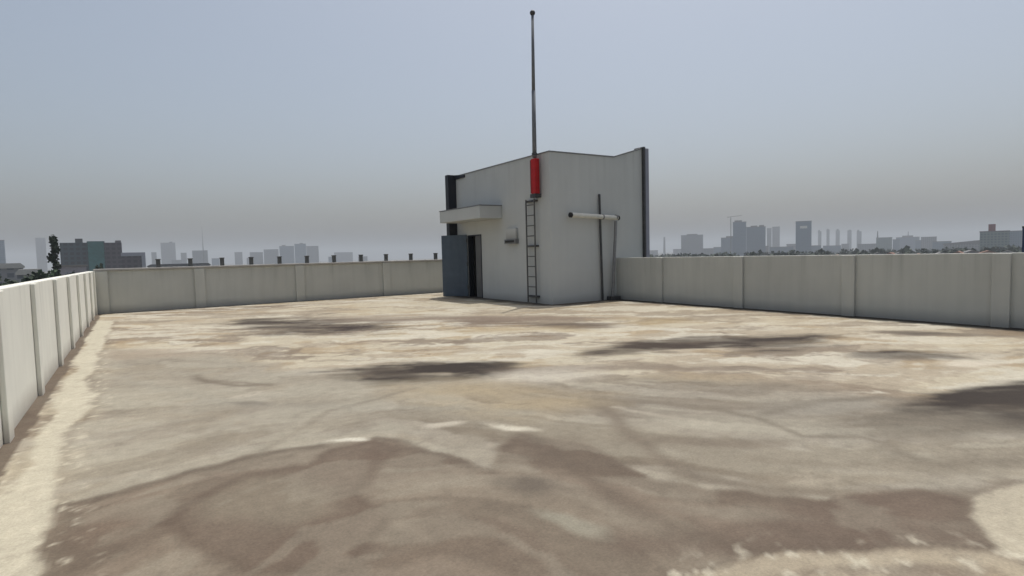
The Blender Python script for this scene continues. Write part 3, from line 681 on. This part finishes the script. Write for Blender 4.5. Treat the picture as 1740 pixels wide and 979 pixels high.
def tree(az, d, w, top, base, leaf, label, slim=False, n=1500, size=.35, group=None):
    o = empty('leafy_tree', place(az, d), label, 'tree', group)
    h = top - GZ; zc = base - GZ; hc = h - zc
    tr = MB().tube((0, 0, 0), (.1, 0, zc), .32, .2, 8).tube((.1, 0, zc - .05), (0, .1, zc + hc * .8), .19, .05, 8)
    lobes = []
    for k in range(7 if not slim else 6):
        if slim:
            z = zc + hc * (.08 + .85 * k / 5); r = w * .5 * (.75 + .35 * random.random()); c = (random.uniform(-.2, .2) * w, random.uniform(-.2, .2) * w, z)
            lobes.append((c, (r, r, hc * .13)))
        else:
            a = k * 2.4; rr = w * .28 * random.uniform(.6, 1.15); c = (math.cos(a) * rr, math.sin(a) * rr, zc + hc * random.uniform(.3, .75)); r = w * random.uniform(.2, .32)
            lobes.append((c, (r, r, hc * random.uniform(.2, .3))))
        tr.tube((.05, 0, zc + hc * .1), (c[0] * .8, c[1] * .8, c[2]), .09, .03, 6)
    tr.build('trunk', M['trunk'], o)
    cp = crown_pts(lobes, n); k = cp[:, 2] > zc + hc * .2
    cp[k, 2] = zc + hc * .2 + (cp[k, 2] - zc - hc * .2) * (hc * .8) / (np.percentile(cp[:, 2], 99) - zc - hc * .2)
    me = leaf_mesh(cp, size); me.materials.append(leaf)
    cr = bpy.data.objects.new('crown', me); C.objects.link(cr); cr.parent = o
tree(-5.05, 120, 1.25, 6.3, -2.0, LEAF[0], 'tall slim dark tree rising in front of the netted apartment block', True, 900, .22)
tree(-6.4, 100, 4.2, .35, -6, LEAF[1], 'rounded green tree behind the left parapet, left of the tall slim tree', n=1800, size=.3)
tree(-5.6, 118, 3.4, .35, -6, LEAF[1], 'smaller green tree at the foot of the tall slim tree', n=1500, size=.28)
tree(-8.0, 80, 4.8, .45, -7, LEAF[0], 'dark bushy tree at the left edge just over the parapet', n=2000, size=.28)
tree(-7.0, 84, 4.4, .35, -7, LEAF[0], 'dark bushy tree just over the parapet beside the leftmost one', n=2000, size=.28)
tree(-5.5, 100, 4.2, .1, -7, LEAF[0], 'low dark tree over the parapet below the pale low roofed building', n=1800, size=.28)
tree(-3.9, 112, 4.2, .0, -7, LEAF[0], 'low dark tree over the parapet at the wall corner', n=1500, size=.28)
tree(-2.25, 150, 1.7, 1.6, -5, LEAF[0], 'small dark tree in front of the green netting', n=500, size=.25)
# far belt of trees that reads as one mass
pts = []
for k in range(420):
    az = random.uniform(43, 79); d = random.uniform(500, 1100); top = EYE - d * random.uniform(.0050, .0110)
    c0 = place(az, d, 0); r = random.uniform(4, 9)
    pts.append(crown_pts([((c0[0], c0[1], (top + GZ) / 2), (r, r, (top - GZ) / 2 * 1.0))], 46))
for k in range(160):
    az = random.uniform(-1, 30); d = random.uniform(700, 1300); top = EYE - d * random.uniform(.0055, .009); c0 = place(az, d, 0); r = random.uniform(5, 9)
    pts.append(crown_pts([((c0[0], c0[1], (top + GZ) / 2), (r, r, (top - GZ) / 2))], 36))
me = leaf_mesh(np.concatenate(pts), 2.0); me.name = 'treeline'; me.materials.append(LEAF[0])
tl = bpy.data.objects.new('treeline', me); C.objects.link(tl); tag(tl, 'dark far belt of trees below the skyline', 'trees', kind='stuff')
